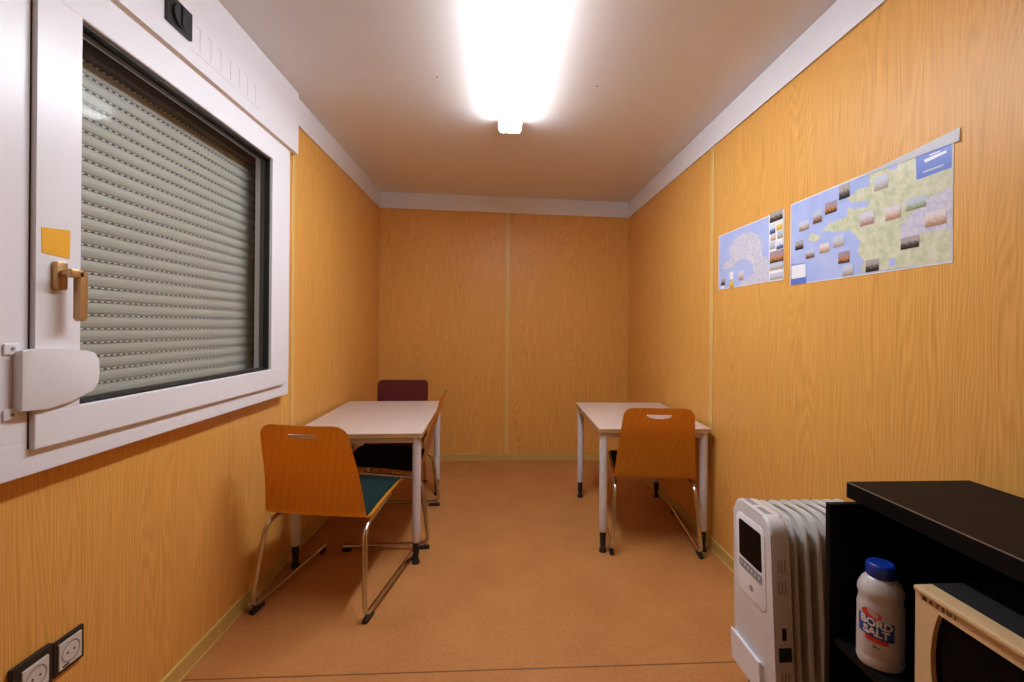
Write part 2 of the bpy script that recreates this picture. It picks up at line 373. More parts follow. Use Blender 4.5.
# roller shutter behind the glass
SHX = XL - .075
b = BM(); pitch = .0420; z = WZ0 + .03; ZT = 2.075
while z < ZT + .10:
    m_i = 0
    prof = [(SHX-.002, z+.006)] + [(SHX + .0025*math.sin(PI*k/6), z+.006 + (pitch-.012)*k/6) for k in range(7)] + [(SHX-.002, z+pitch-.006)]
    v0 = [b.verts.new((x, 1.0, zz)) for x, zz in prof]; v1 = [b.verts.new((x, 2.42, zz)) for x, zz in prof]
    for i in range(len(prof)-1): b.faces.new((v0[i], v0[i+1], v1[i+1], v1[i])).material_index = 0
    # slotted link to the next slat
    q = [b.verts.new(p) for p in ((SHX-.001, 1.0, z+pitch-.0075), (SHX-.001, 2.42, z+pitch-.0075), (SHX-.004, 2.42, z+pitch+.0065), (SHX-.004, 1.0, z+pitch+.0065))]
    f = b.faces.new(q); f.material_index = 0
    box(b, SHX-.001, SHX+.0018, 1.0, 2.42, z+pitch-.0018, z+pitch+.0012, 0, 2, 1)
    z += pitch
obj('roller_shutter', b, [M['slat'], M['slots']], win)
b = BM(); box(b, SHX-.02, SHX-.012, .95, 2.5, .9, 2.3); obj('shutter_backing', b, M['raild'], win)
b = BM(); box(b, SHX-.01, SHX+.02, 2.385, 2.400, .95, 2.25, 0, 2, 1); box(b, SHX-.01, SHX+.026, 2.400, 2.418, .95, 2.25, .002, 2, 0); box(b, SHX-.01, SHX+.02, 2.418, 2.44, .95, 2.25, 0, 2, 1)
obj('guide_rail', b, [M['rail'], M['raild']], win)
b = BM(); box(b, SHX-.01, SHX+.035, .95, 2.5, 2.085, 2.10, 0, 2, 0); box(b, SHX-.01, SHX+.030, .95, 2.5, 2.10, 2.26, 0, 2, 0); obj('shaded_slats', b, M['raild'], win)  # dark band for the shaded first slats, shade put into its colour
# outside reveal so no light leaks in
b = BM(); box(b, XL-T-.03, XL-.03, WY0-.02, WY1+.05, WZ0-.035, WZ0-.003, 0); box(b, XL-T-.03, XL-.046, WY1-.03, WY1+.04, WZ0, WZ1, 0); obj('reveal', b, M['raild'], win)
# handle
hd = (at_x(61, 276, SX)[1], at_x(61, 276, SX)[2])
b = BM(); hy, hz = 1.212, 1.418
prism(b, rrect(.030, .070, .005, 4, hy, hz), 'X', SX-.002, SX+.013, .002)
h = obj('window_handle', b, M['gold'], win, True)
b = BM(); tube(b, [(SX+.011, hy, hz+.008), (SX+.040, hy, hz+.008)], .0085, 16)
box(b, SX+.028, SX+.044, hy-.010, hy+.026, hz-.004, hz+.018, .004, 2)
prism(b, rrect(.020, .130, .008, 5, hy+.024, hz-.048), 'X', SX+.026, SX+.044, .004)
obj('lever', b, M['gold'], h, True)
# vent slits and air inlet are on the shutter box above
rb = bpy.data.objects.new('shutter_box', None); C.objects.link(rb)
tag(rb, 'long white roller shutter box above the window, flush with the ceiling band', 'shutter box')
b = BM(); quadprism(b, [(XL, YN+.01, 2.252), (BX, YN+.01, 2.252), (BX, 2.634, 2.252), (XL, 2.634, 2.252)], [(XL, YN+.01, zc(XL)-.002), (BX, YN+.01, zc(BX)-.002), (BX, 2.634, zc(BX)-.002), (XL, 2.634, zc(XL)-.002)])
obj('case', b, M['whitetrim'], rb)
b = BM()
for k in range(7):
    y = at_x(200, 30, BX)[1] + k*.0650
    box(b, BX-.0005, BX+.0008, y, y+.0022, 2.318, 2.402); box(b, BX-.0005, BX+.0008, y-.020, y, 2.400, 2.4015)
box(b, BX-.0005, BX+.0007, 1.74, 2.21, 2.3035, 2.3047)
obj('vent_slits', b, M['ltgrey'], rb)
iv = thing('air_inlet', 'square black air inlet with a round dial on the shutter box', 'air inlet', (BX, (at_x(164, 13, BX)[1]+at_x(190, 36, BX)[1])/2, 2.372))
b = BM(); prism(b, rrect(.126, .098, .003, 2), 'X', 0, .010, .0015); obj('plate', b, M['black'], iv)
def disc_x(bm, cy, cz, r, x0, x1, n=28, mi=0): tube(bm, [(x0, cy, cz), (x1, cy, cz)], r, n, True, mi)
b = BM(); disc_x(b, 0, 0, .040, .008, .018); box(b, .016, .024, -.008, .008, -.034, .034, .003, 2); obj('dial', b, M['rubber'], iv, True)
# sticker
b = BM(); P = [at_x(41, 227, SX), at_x(70, 230.5, SX), at_x(69.5, 259, SX), at_x(42, 252.5, SX)]
quadprism(b, [(SX+.0002, p[1], p[2]) for p in P], [(SX+.0010, p[1], p[2]) for p in P])
tag(obj('warning_sticker', b, M['sticker']), 'small orange-yellow paper sticker on the window sash above the handle', 'sticker')
# restrictor cover
rc = thing('window_restrictor', 'white rounded plastic restrictor cover across the window frame below the handle', 'window restrictor', (FX, 1.122, 1.167))
b = BM(); x0, x1 = SX - FX + .001, SX - FX + .010
prism(b, [(-.002, -.072), (.060, -.077), (.125, -.068), (.185, -.048), (.201, -.030), (.205, 0), (.203, .034), (.190, .054), (.160, .062), (.080, .071), (.03, .072), (-.002, .070)], 'X', x0, x1, .004)
obj('cover', b, M['white'], rc, True)
b = BM(); box(b, .0005, x0+.004, 0, .018, -.070, .068, .002); box(b, .0005, .005, -.022, .012, .060, .086, .002); box(b, .0005, .005, -.022, .012, -.090, -.064, .002)
obj('bracket', b, M['white'], rc)
for zz in (.074, -.078):
    b = BM(); disc_x(b, -.004, zz, .004, .004, .0065, 10); obj('screw', b, M['grey'], rc)

# ---------------------------------------------------------------- ceiling lamp
lampx, lz = .052, zc(.052)
lp = thing('ceiling_lamp', 'long white glowing fluorescent ceiling lamp in the middle of the ceiling', 'ceiling lamp', (lampx, 2.06, lz))
b = BM(); box(b, -.062, .062, -.75, .755, -.018, -.001, .003); obj('housing', b, M['white'], lp)
b = BM(); pr = [(-.068, -.012), (-.068, -.062), (-.056, -.084), (.056, -.084), (.068, -.062), (.068, -.012)]
prism(b, pr, 'Y', -.745, .742, .0); 
df = obj('diffuser', b, [M['tube'], M['tubeside']], lp)
for p in df.data.polygons:
    if abs(p.normal.x) > .5: p.material_index = 1
b = BM(); pr2 = [(x*1.04, z*1.03 if z < -.02 else z) for x, z in pr]; prism(b, pr2, 'Y', .742, .762, .003); obj('end_cap', b, M['white'], lp)
b = BM(); prism(b, pr2, 'Y', -.765, -.745, .003); obj('end_cap', b, M['white'], lp)
sk = []
for i, (px, py) in enumerate(((437, 77), (597, 86), (571, 153))):
    r = ray(px, py); t = (lz-EYE)/r[2]; X, Y = r[0]*t, r[1]*t; t = (zc(X)-EYE)/r[2]; X, Y = r[0]*t, r[1]*t
    b = BM(); tube(b, [(0, 0, .001), (0, 0, -.002)], .005, 10)
    tag(obj('ceiling_screw', b, M['grey'], loc=(X, Y, zc(X))), ['tiny screw head in the ceiling left of the lamp', 'tiny screw head in the ceiling right of the lamp', 'tiny screw head in the ceiling beyond the far end of the lamp'][i], 'screw', 'screw heads in the ceiling')

# ---------------------------------------------------------------- tables
def corner_table(name, label, x0, x1, y0, y1, rz=0):
    cx, cy = (x0+x1)/2, (y0+y1)/2; w, d = (x1-x0)/2, (y1-y0)/2; H = .72
    t = thing(name, label, 'table', (cx, cy, 0), rz, 'tables')
    b = BM(); prism(b, rrect(2*w, 2*d, .012, 3), 'Z', H-.0035, H, .001); obj('tabletop', b, M['top'], t)
    b = BM(); prism(b, rrect(2*w, 2*d, .012, 3), 'Z', H-.024, H-.0035, 0); obj('edge_band', b, M['tedge'], t)
    b = BM(); i = .010
    for s in (-1, 1):
        box(b, -w+i+.03, w-i-.03, s*(d-i-.0225)-.0125, s*(d-i-.0225)+.0125, H-.056, H-.0245, .002)
        box(b, s*(w-i-.0225)-.0125, s*(w-i-.0225)+.0125, -d+i+.03, d-i-.03, H-.056, H-.0245, .002)
    obj('apron', b, M['leg'], t)
    for sx in (-1, 1):
        for sy in (-1, 1):
            X, Y = sx*(w-i-.024), sy*(d-i-.024)
            b = BM(); lathe(b, [(.0235, H-.0245), (.0235, .20), (.0225, .122), (.021, .118)][::-1], X, Y, 20)
            l = obj('leg', b, M['leg'], t, True)
            b = BM(); lathe(b, [(.0185, .120), (.017, .050), (.0145, .040), (.0145, .024), (.020, .016), (.021, .0)][::-1], X, Y, 20)
            obj('foot', b, M['rubber'], l, True)
    return t
corner_table('table', 'white-legged pinkish table by the left wall with three chairs around it', -1.133, -.428, 2.512, 3.612, math.radians(1.5))
corner_table('table', 'white-legged pinkish table by the right wall with a single chair', .584, 1.243, 2.606, 3.530, math.radians(-1.2))

# ---------------------------------------------------------------- plywood chairs
def shell_profile():
    """(y, z) from seat front to the top of the back, y=0 is the line of the rear feet"""
    pts = [(.575, .436), (.560, .450), (.53, .456), (.45, .457), (.35, .451), (.25, .442), (.16, .430), (.105, .424), (.078, .426), (.060, .438), (.052, .460),
           (.046, .50), (.032, .56), (.014, .62), (-.006, .68), (-.027, .74), (-.045, .80), (-.053, .83), (-.059, .85), (-.063, .860), (-.067, .870)]
    return pts
def chair(kind, label, loc, rz, pad_mat, foot_w=.265, top_w=.222, run=.60, group='plywood chairs with chrome sled frames', ws=1.):
    t = thing('plywood_chair', label, 'chair', loc, rz, group)
    prof = [Vector(p) for p in shell_profile()]
    # resample
    L = [0]
    for a, c in zip(prof, prof[1:]): L.append(L[-1] + (c-a).length)
    NS, NU = 230, 76; tot = L[-1]; P = []
    for i in range(NS+1):
        s = tot*i/NS; k = max(j for j in range(len(L)) if L[j] <= s + 1e-9); k = min(k, len(L)-2)
        f = (s-L[k])/(L[k+1]-L[k]); P.append(prof[k].lerp(prof[k+1], f))
    for _ in range(14): P = [P[0]] + [(P[i-1]+P[i]*2+P[i+1])/4 for i in range(1, NS)] + [P[-1]]
    def half(i):
        s = tot*i/NS; p = P[i]
        if p.y < .445 or p.x > .12:
            w = .222 + .012*(1 - min(1, max(0, (p.x-.10)/.45)))
            r = .05; d = s
            if d < r: w -= r - math.sqrt(max(0, r*r-(r-d)**2))
        else:
            f = min(1, max(0, (p.y-.44)/.43)); w = .234 - .036*f - .006*f*f
            r = .055; d = tot - s
            if d < r: w -= r - math.sqrt(max(0, r*r-(r-d)**2))
        return w*ws
    b = BM(); grid = []
    for i, p in enumerate(P):
        w = half(i); row = []
        backness = min(1, max(0, (p.y-.48)/.2))
        for j in range(NU+1):
            u = -1 + 2*j/NU
            row.append(b.verts.new((u*w, p.x + backness*.014*u*u, p.y + (1-backness)*.004*u*u)))
        grid.append(row)
    def inhole(x, z): # half-moon grip
        if not (.806 < z < .830): return False
        return abs(x) < .068*math.sqrt(max(0, 1-((.830-z)/.025)**2))
    for i in range(NS):
        for j in range(NU):
            q = [grid[i][j], grid[i][j+1], grid[i+1][j+1], grid[i+1][j]]
            c = sum((v.co for v in q), Vector())/4
            if c.y < .06 and inhole(c.x, c.z): continue
            b.faces.new(q)
    for f in b.faces: f.smooth = True
    # thickness
    for e in b.edges:
        if e.is_boundary: e.seam = True
    n0 = len(b.faces); bmesh.ops.solidify(b, geom=list(b.faces), thickness=.011)
    sh = obj('shell', b, [M['ply'], M['plyedge']], t, True)
    me = sh.data
    for p in me.polygons:   # the rim of the sheet shows paler layers
        c = p.center; n_ = p.normal; es = sorted((me.vertices[p.vertices[k]].co - me.vertices[p.vertices[(k+1) % len(p.vertices)]].co).length for k in range(len(p.vertices)))
        if abs(es[-1]-.011) < .0012 and abs(es[-2]-.011) < .0012 and es[0] < .009: p.material_index = 1
    # seat pad
    b = BM(); rows = []
    ii = [i for i, p in enumerate(P) if p.x > .092 and p.x < .552 and p.y < .47]
    n = len(ii)
    for a, i in enumerate(ii):
        p = P[i]; w = half(i) - .016; row = []
        ea = min(a, n-1-a)/9
        for j in range(NU+1):
            u = -1 + 2*j/NU; eu = (1-abs(u))*w/.012
            h = .016*min(1, ea, eu)**.5 if min(ea, eu) > 0 else 0
            row.append(b.verts.new((u*w, p.x, p.y + .001 + h)))
        rows.append(row)
    for r0, r1 in zip(rows, rows[1:]):
        for j in range(NU): b.faces.new((r0[j], r0[j+1], r1[j+1], r1[j]))
    bot = bmesh.ops.solidify(b, geom=list(b.faces), thickness=.0008)
    obj('seat_pad', b, pad_mat, t, True)
    # sled frame
    for s in (-1, 1):
        b = BM(); R = .0115
        path = fillet([(s*foot_w, run, .030), (s*foot_w, .0, .030), (s*(foot_w*.35+top_w*.65), .052, .398), (s*top_w*.92, .40, .422)], [0, .05, .07, 0], 8)
        tube(b, path, R, 12); fr = obj('sled_leg', b, M['chrome'], t, True)
        for y0, y1 in ((-.004, .075), (run-.045, run+.002)):
            b = BM(); box(b, s*foot_w-.012, s*foot_w+.012, y0, y1, 0, .022, .005, 2); obj('glide', b, M['rubber'], fr, True)
    b = BM(); tube(b, [(-top_w*.94, .36, .425), (top_w*.94, .36, .425)], .0105, 12); tube(b, [(-top_w*.96, .24, .414), (top_w*.96, .24, .414)], .0105, 12)
    obj('crossbar', b, M['chrome'], t, True)
    return t
chair('a', 'yellow plywood chair with a teal seat pad at the near end of the left table', (-.838, 2.083, 0), math.radians(-9.5), M['teal'], ws=1.035)
chair('b', 'yellow plywood chair on the aisle side of the left table, facing the left wall', (-.415, 3.045, 0), math.radians(92), M['teal_shaded'], foot_w=.325, top_w=.26, run=.485, ws=1.12)
cc = chair('c', 'yellow plywood chair pushed under the right table', (.899, 2.566, 0), math.radians(-7.0), M['navy'], foot_w=.250, top_w=.215, run=.655)

cc.scale = (1, 1, .986)
# burgundy upholstered chair beyond the left table
rc3 = thing('upholstered_chair', 'dark red upholstered chair behind the far end of the left table', 'chair', (-.775, 3.60, 0), math.radians(180))
# local: +y front (towards the viewer)
b = BM()
NB = 10
prof = [(.205, .50), (.205, .60), (.200, .70), (.196, .80), (.188, .845)]
pts = rrect(.405, .37, .03, 6, 0, .668)
prism(b, pts, 'Y', -.205, -.160, .016, 0, 4)
for v in b.verts: v.co.y += -.06*(v.co.z-.49) + .10*(v.co.x**2)
obj('backrest', b, M['red'], rc3, True)
b = BM(); prism(b, rrect(.42, .40, .04, 6, 0, .02), 'Z', .415, .465, .016, 0, 4); obj('seat', b, M['red'], rc3, True)
for s in (-1, 1):
    b = BM(); tube(b, [(s*.17, .19, .41), (s*.185, .205, 0.008)], .011, 12); l = obj('leg', b, M['chrome'], rc3, True)
    b = BM(); tube(b, [(s*.185, .205, .016), (s*.185, .205, 0)], .014, 12); obj('foot', b, M['rubber'], l)
    b = BM(); tube(b, fillet([(s*.185, -.215, .008), (s*.175, -.16, .41), (s*.165, -.178, .62)], .05), .011, 12); l = obj('leg', b, M['chrome'], rc3, True)
    b = BM(); tube(b, [(s*.185, -.215, .016), (s*.185, -.215, 0)], .014, 12); obj('foot', b, M['rubber'], l)
b = BM()
for s in (-1, 1): tube(b, [(s*.17, .19, .40), (s*.172, -.165, .40)], .009, 10)
tube(b, [(-.17, .19, .40), (.17, .19, .40)], .009, 10); tube(b, [(-.172, -.165, .40), (.172, -.165, .40)], .009, 10)
obj('seat_frame', b, M['chrome'], rc3, True)
rc3.location = (-.795, 3.665, 0); rc3.rotation_euler = (0, 0, math.radians(180))

# ---------------------------------------------------------------- wall sockets
ws = thing('wall_socket', 'double wall socket with a black frame low on the left wall', 'wall socket', (XL, 1.231, .415))
b = BM()
for cy in (.078, -.010 - .0):
    pass
b = BM(); prism(b, rrect(.088, .092, .003, 2, .0805, 0), 'X', 0.0003, .009, .0015); prism(b, rrect(.100, .104, .003, 2, -.020, .004), 'X', 0.0003, .014, .003); obj('socket_frame', b, M['black'], ws)
for cy, cz, x in ((.0805, 0, .009), (-.018, .002, .014)):
    b = BM(); prism(b, rrect(.066, .070, .002, 2, cy, cz), 'X', x-.002, x+.004, .001)
    o = obj('socket_insert', b, M['socket'], ws)
    b = BM()
    n = 28; ro, ri = .027, .0235; xx = x+.004
    vo = [b.verts.new((xx+.0008, cy+ro*math.cos(2*PI*k/n), cz+ro*math.sin(2*PI*k/n))) for k in range(n)]
    vi = [b.verts.new((xx+.0003, cy+ri*math.cos(2*PI*k/n), cz+ri*math.sin(2*PI*k/n))) for k in range(n)]
    for k in range(n): b.faces.new((vo[k], vo[(k+1) % n], vi[(k+1) % n], vi[k]))
    obj('rim', b, M['grey'], o)
    for dy in (-.0095, .0095):
        b = BM(); disc_x(b, cy+dy, cz, .0028, xx, xx+.0008, 12); obj('contact_hole', b, M['ink'], o)
    b = BM(); box(b, xx, xx+.001, cy-.024, cy-.006, cz-.031, cz-.027); obj('printed_mark', b, M['ink'], o)

# ---------------------------------------------------------------- posters
PXW = XR - .0012
class Poster:
    def __init__(s): s.bm = BM(); s.uv = s.bm.loops.layers.uv.new('UVMap'); s.mats = []; s.lv = 0
    def mi(s, m):
        if m not in s.mats: s.mats.append(m)
        return s.mats.index(m)
    def poly(s, yz, m, off):
        vs = [s.bm.verts.new((PXW-off, y, z)) for y, z in yz]; f = s.bm.faces.new(vs); f.material_index = s.mi(m)
        ys = [p[0] for p in yz]; zs = [p[1] for p in yz]
        for l in f.loops: l[s.uv].uv = ((max(ys)-l.vert.co.y)/(max(ys)-min(ys)), (l.vert.co.z-min(zs))/(max(zs)-min(zs)))
    def coast(s, pts, m, off, amp=.010):
        p = [at_x(x, y, XR)[1:] for x, y in pts]; out = []
        for (a, c) in zip(p, p[1:] + p[:1]):
            d = math.hypot(c[0]-a[0], c[1]-a[1]); n = max(1, int(d/.008))
            for k in range(n):
                f = k/n; y, z = a[0]+(c[0]-a[0])*f, a[1]+(c[1]-a[1])*f
                e = min(1, 4*min(f, 1-f) + .3) * (0 if (y < 1.232 or z < 1.502 or z > 1.84) else 1)
                y += amp*e*noise.noise(Vector((y*60, z*60, 1.))); z += amp*e*noise.noise(Vector((y*60, z*60, 7.)))
                out.append((max(1.227, y), min(1.841, max(1.497 if y < 1.95 else 1.530, z))))
        s.poly(out, m, off)
    def pix(s, pts, m, off): s.poly([at_x(x, y, XR)[1:] for x, y in pts], m, off)
    def rect(s, cx, cy, w, h, m, off):
        """centre by pixel, size in metres"""
        _, y, z = at_x(cx, cy, XR); s.poly([(y+w/2, z+h/2), (y-w/2, z+h/2), (y-w/2, z-h/2), (y+w/2, z-h/2)], m, off)
def sheet(y0, y1, z0, z1):
    b = BM(); box(b, PXW-.0004, XR-.0002, y0, y1, z0, z1); return b
# crop coordinates helper: big poster zoom (790,130) scale 4.265
def B(x, y): return (790 + x/4.265, 130 + y/4.265)
def S(x, y): return (710 + x/6.82, 200 + y/6.82)
p1 = thing('map_poster', 'smaller blue map poster with a pale peninsula on the right wall, farther one', 'poster', (XR, 2.3, 1.68), 0, 'map posters on the right wall')
p2 = thing('map_poster', 'larger map poster with scattered photographs on the right wall, nearer one', 'poster', (XR, 1.58, 1.68), 0, 'map posters on the right wall')
def at_parent(o, t): o.parent = t; o.matrix_parent_inverse = Matrix.Translation(-t.location); return o
at_parent(obj('sheet', sheet(1.992, 2.608, 1.525, 1.838), M['paper']), p1)
at_parent(obj('sheet', sheet(1.222, 1.946, 1.492, 1.846), M['paper']), p2)
q = Poster()
q.poly([(2.604, 1.834), (1.996, 1.834), (1.996, 1.529), (2.604, 1.529)], M['sea'], .0008)
q.coast([S(*p) for p in ((80, 470), (110, 420), (150, 400), (135, 330), (180, 260), (230, 225), (290, 215), (340, 240), (365, 300), (355, 360), (395, 400), (405, 480), (395, 560), (250, 580), (190, 590), (300, 500), (290, 430), (240, 400), (190, 420), (140, 470))], M['landp'], .0011)
for (x, y), w, h, m in (((92, 560), .046, .040, 'dark'), ((150, 515), .040, .040, None), ((150, 575), .042, .040, 'yellow'), ((215, 515), .045, .050, 'stone'), ((92, 592), .044, .030, None)):
    q.rect(*S(x, y), w, h, PH[m] if m else M['paper'], .0015)
q.pix([S(405, 100), S(503, 60), S(503, 545), S(405, 560)], M['paper'], .0013)
for (x, y), w, h, m in (((455, 110), .10, .045, 'dark'), ((430, 200), .045, .042, 'blue'), ((478, 185), .045, .025, 'yellow'), ((435, 255), .04, .030, 'stone'), ((482, 235), .040, .035, 'green'),
                        ((430, 310), .045, .035, 'pale'), ((480, 308), .05, .035, 'blue'), ((457, 385), .105, .055, 'sunset'), ((455, 450), .105, .035, 'pale'), ((455, 520), .10, .030, 'pale')):
    q.rect(*S(x, y), w, h, PH[m], .0018)
at_parent(obj('print', q.bm, q.mats), p1)
q = Poster()
q.poly([(1.942, 1.842), (1.226, 1.842), (1.226, 1.496), (1.942, 1.496)], M['sea'], .0008)
land = ((340, 190), (430, 150), (700, 50), (692, 560), (300, 610), (320, 560), (290, 520), (300, 470), (265, 430), (200, 430), (140, 430), (170, 395), (240, 380), (250, 335), (330, 330), (345, 300), (270, 310), (245, 290), (300, 250), (345, 240))
q.coast([B(*p) for p in land], M['land'], .0011)
q.pix([B(*p) for p in ((75, 470), (95, 440), (140, 455), (110, 475))], M['land'], .0011)
q.pix([B(*p) for p in ((520, 60 + 55), (694, 52), (694, 330), (600, 420), (480, 430), (520, 300))], M['land'], .0012)
q.pix([B(*p) for p in ((575, 300), (694, 240), (694, 420), (620, 430), (470, 470), (480, 400))], M['landp'], .00125)
q.pix([B(*p) for p in ((540, 105), (693, 45), (693, 160), (543, 214))], M['titleb'], .0016)
q.pix([B(*p) for p in ((575, 127), (672, 85), (672, 97), (580, 140))], M['paper'], .0019)
q.pix([B(*p) for p in ((600, 105), (645, 88), (645, 92), (600, 110))], M['paper'], .0019)
q.pix([B(*p) for p in ((570, 178), (660, 145), (660, 152), (570, 187))], PH['pale'], .0019)
q.pix([B(*p) for p in ((6, 575), (72, 565), (72, 652), (6, 662))], M['titleb'], .0016)
q.pix([B(*p) for p in ((9, 580), (70, 569), (70, 626), (9, 636))], M['paper'], .0019)
q.pix([B(*p) for p in ((425, 550), (452, 545), (452, 578), (425, 584))], M['sea'], .0014)
q.pix([B(*p) for p in ((420, 150), (460, 135), (460, 160), (425, 175))], M['sea'], .0014)
for (x, y), w, h, m in (((62, 408), .060, .040, 'beach'), ((120, 370), .052, .050, 'harbour'), ((177, 330), .062, .044, 'sunset'), ((235, 262), .052, .052, 'dark'), ((392, 225), .055, .046, 'pale'),
                        ((42, 492), .052, .036, 'dark'), ((88, 528), .050, .036, 'harbour'), ((150, 503), .055, .036, 'stone'), ((210, 473), .056, .044, 'pale'), ((233, 543), .056, .042, 'sunset'),
                        ((250, 597), .050, .040, 'pale'), ((331, 378), .060, .046, 'pink'), ((443, 352), .058, .044, 'stone'), ((541, 312), .068, .036, 'green'), ((625, 375), .066, .045, 'stone'),
                        ((514, 480), .064, .036, 'dark'), ((354, 578), .056, .040, 'dark')):
    q.rect(*B(x, y), w, h, PH[m], .0021)
at_parent(obj('print', q.bm, q.mats), p2)
# curled transparent film along the upper edge, its reflection painted as plain white
b = BM(); rows = []
for k in range(13):
    f = k/12; y = 1.60 - f*(1.60-1.203); lift = .0008 + .0020*f
    rows.append([b.verts.new((PXW-.0016 - lift*(1-g), y, 1.838 + .024*f*g + .002*g - .012*f*(1-g))) for g in (0, .35, .7, 1)])
for a, c in zip(rows, rows[1:]):
    for j in range(3): b.faces.new((a[j], a[j+1], c[j+1], c[j]))
bmesh.ops.solidify(b, geom=list(b.faces), thickness=.0004)
o = at_parent(obj('curled_edge', b, M['paper']), p2); o['label'] = 'curled laminate edge with its white reflection painted in'

# ---------------------------------------------------------------- oil heater
HT = thing('oil_heater', 'white oil-filled electric heater standing beside the black cabinet', 'heater', (1.05, 1.50, 0))
hx0, hy0, hy1, htop, hbot = .868, 1.425, 1.655, .688, .10
def loc(b):
    for v in b.verts:
        v.co.y -= .08*(.684-v.co.z)*((1.66-v.co.y)/.24*.6+.4); v.co.x -= 1.05; v.co.y -= 1.50
    return b
yc, zcn = (hy0+hy1)/2, (htop+hbot)/2
b = BM(); prism(b, rrect(hy1-hy0, htop-hbot, .045, 7, yc, zcn), 'X', hx0, hx0+.062, .013, 0, 4)
ctl = obj('control_housing', loc(b), M['heat'], HT, True)
b = BM(); prism(b, rrect(.175, .270, .03, 6, yc+.006, .510), 'X', hx0-.002, hx0+.002, .001); fp = obj('control_panel', loc(b), M['white'], ctl, True)
b = BM(); prism(b, rrect(.135, .125, .008, 4, yc+.004, .560), 'X', hx0-.0035, hx0-.001, 0); obj('display', loc(b), M['screen'], fp)
b = BM(); prism(b, rrect(.135, .028, .004, 3, yc+.004, .474), 'X', hx0-.0035, hx0-.001, 0); kp = obj('button_strip', loc(b), M['grey'], fp)
b = BM()
for k in range(6): tube(b, [(hx0-.0045, yc+.004-.052+k*.021, .474), (hx0-.003, yc+.004-.052+k*.021, .474)], .006, 12)
obj('button', loc(b), M['ltgrey'], kp)
b = BM(); tube(b, [(hx0-.003, yc, .415), (hx0-.001, yc, .415)], .010, 16); obj('emblem', loc(b), M['grey'], fp)
# upper grille slots
for i in range(2):
    b = BM()
    for j in range(9): box(b, hx0+.016, hx0+.038, yc-.065+i*.080+j*.0070, yc-.0622+i*.080+j*.0070, htop-.001, htop+.0008)
    obj('top_grille', loc(b), M['grey'], ctl)
for zc0, n in ((.545, 3), (.480, 3), (.205, 3)):
    b = BM()
    for k in range(n):
        for seg_ in range(1): box(b, hx0+.020+k*.011, hx0+.0228+k*.011, hy0-.0008, hy0+.002, zc0-.020, zc0+.020)
    obj('side_vent', loc(b), M['grey'], ctl)
b = BM(); box(b, hx0+.026, hx0+.040, hy0-.002, hy0+.003, .322, .358, .001); box(b, hx0+.032, hx0+.038, hy0-.005, hy0-.001, .334, .346, .001); obj('power_switch', loc(b), M['black'], ctl)
b = BM(); box(b, hx0+.014, hx0+.055, hy0-.0012, hy0+.002, .258, .300, 0); obj('rating_plate', loc(b), M['lblue'] if False else plain('plate_dark', (.012, .02, .022), .4), ctl)
# lower cable tray, leaning outward
b = BM(); prism(b, [(hx0+.004, .10), (hx0-.014, .11), (hx0-.017, .212), (hx0-.012, .216), (hx0-.005, .203), (hx0+.004, .203)], 'Y', yc-.055, yc+.112, .003)
obj('cable_tray', loc(b), M['white'], ctl)
# fins
nf = 8
for k in range(nf):
    x = hx0 + .086 + k*.0405
    b = BM(); hh = htop - .004
    prism(b, rrect(.225, hh-.12, .055, 7, yc+.004, (hh+.12)/2), 'X', x-.0045, x+.0045, .003, 0, 2)
    prism(b, rrect(.130, hh-.20, .030, 5, yc+.004, (hh+.12)/2), 'X', x-.013, x+.013, .006, 0, 2)
    # folded outer rib
    tube(b, [(x, hy0+.020, hh-.05), (x, hy0+.016, hh-.09), (x, hy0+.016, .17)], .0075, 8)
    tube(b, fillet([(x, hy0+.018, hh-.075), (x, hy0+.045, hh-.012), (x, yc, hh-.004), (x, hy1-.045, hh-.010), (x, hy1-.016, hh-.06)], .05), .0085, 8)
    obj('fin', loc(b), M['heatfin'], HT, True)
b = BM()
for z_ in (.16, hh-.06):
    b = BM(); tube(b, [(hx0+.05, yc, z_), (hx0+.086+(nf-1)*.0405, yc, z_)], .018, 14); obj('oil_pipe', loc(b), M['heatfin'], HT, True)
for x_ in (hx0+.06, hx0+.36):
    b = BM(); box(b, x_-.012, x_+.012, hy0+.01, hy1-.01, .075, .10, .004); br = obj('foot_bracket', loc(b), M['black'], HT)
    for y_ in (hy0+.03, hy1-.03):
        b = BM(); tube(b, [(x_-.012, y_, .030), (x_+.012, y_, .030)], .030, 20); box(b, x_-.004, x_+.004, y_-.004, y_+.004, .03, .08); obj('caster', loc(b), M['black'], br, True)

# ---------------------------------------------------------------- black cabinet
CT = thing('cabinet', 'black open-front cabinet with a dark brown top at the right wall, nearest the viewer', 'cabinet', (1.03, .77, 0))
def cl(b):
    for v in b.verts: v.co.x -= 1.03; v.co.y -= .77
    return b
cy0, cy1, cx0, cx1 = .34, 1.140, .842, 1.250
b = BM(); box(b, cx0, cx1, cy1-.018, cy1, 0, .8565, .001, 1); obj('side_panel', cl(b), M['cab'], CT)
b = BM(); box(b, cx0, cx1, cy0, cy0+.018, 0, .8565, .001, 1); obj('side_panel', cl(b), M['cab'], CT)
b = BM(); box(b, cx1-.008, cx1, cy0+.018, cy1-.018, .05, .8565); obj('back_panel', cl(b), M['cab'], CT)
b = BM(); box(b, cx0+.01, cx1-.008, cy0+.018, cy1-.018, .505, .523); obj('shelf', cl(b), M['cab'], CT)
b = BM(); box(b, cx0+.01, cx1-.008, cy0+.018, cy1-.018, .05, .068); box(b, cx0+.03, cx0+.045, cy0+.018, cy1-.018, 0, .05); obj('shelf', cl(b), M['cab'], CT)
b = BM(); box(b, .921, 1.266, .30, 1.170, .857, .8968, .0012, 1); obj('top_panel', cl(b), M['cab'], CT)
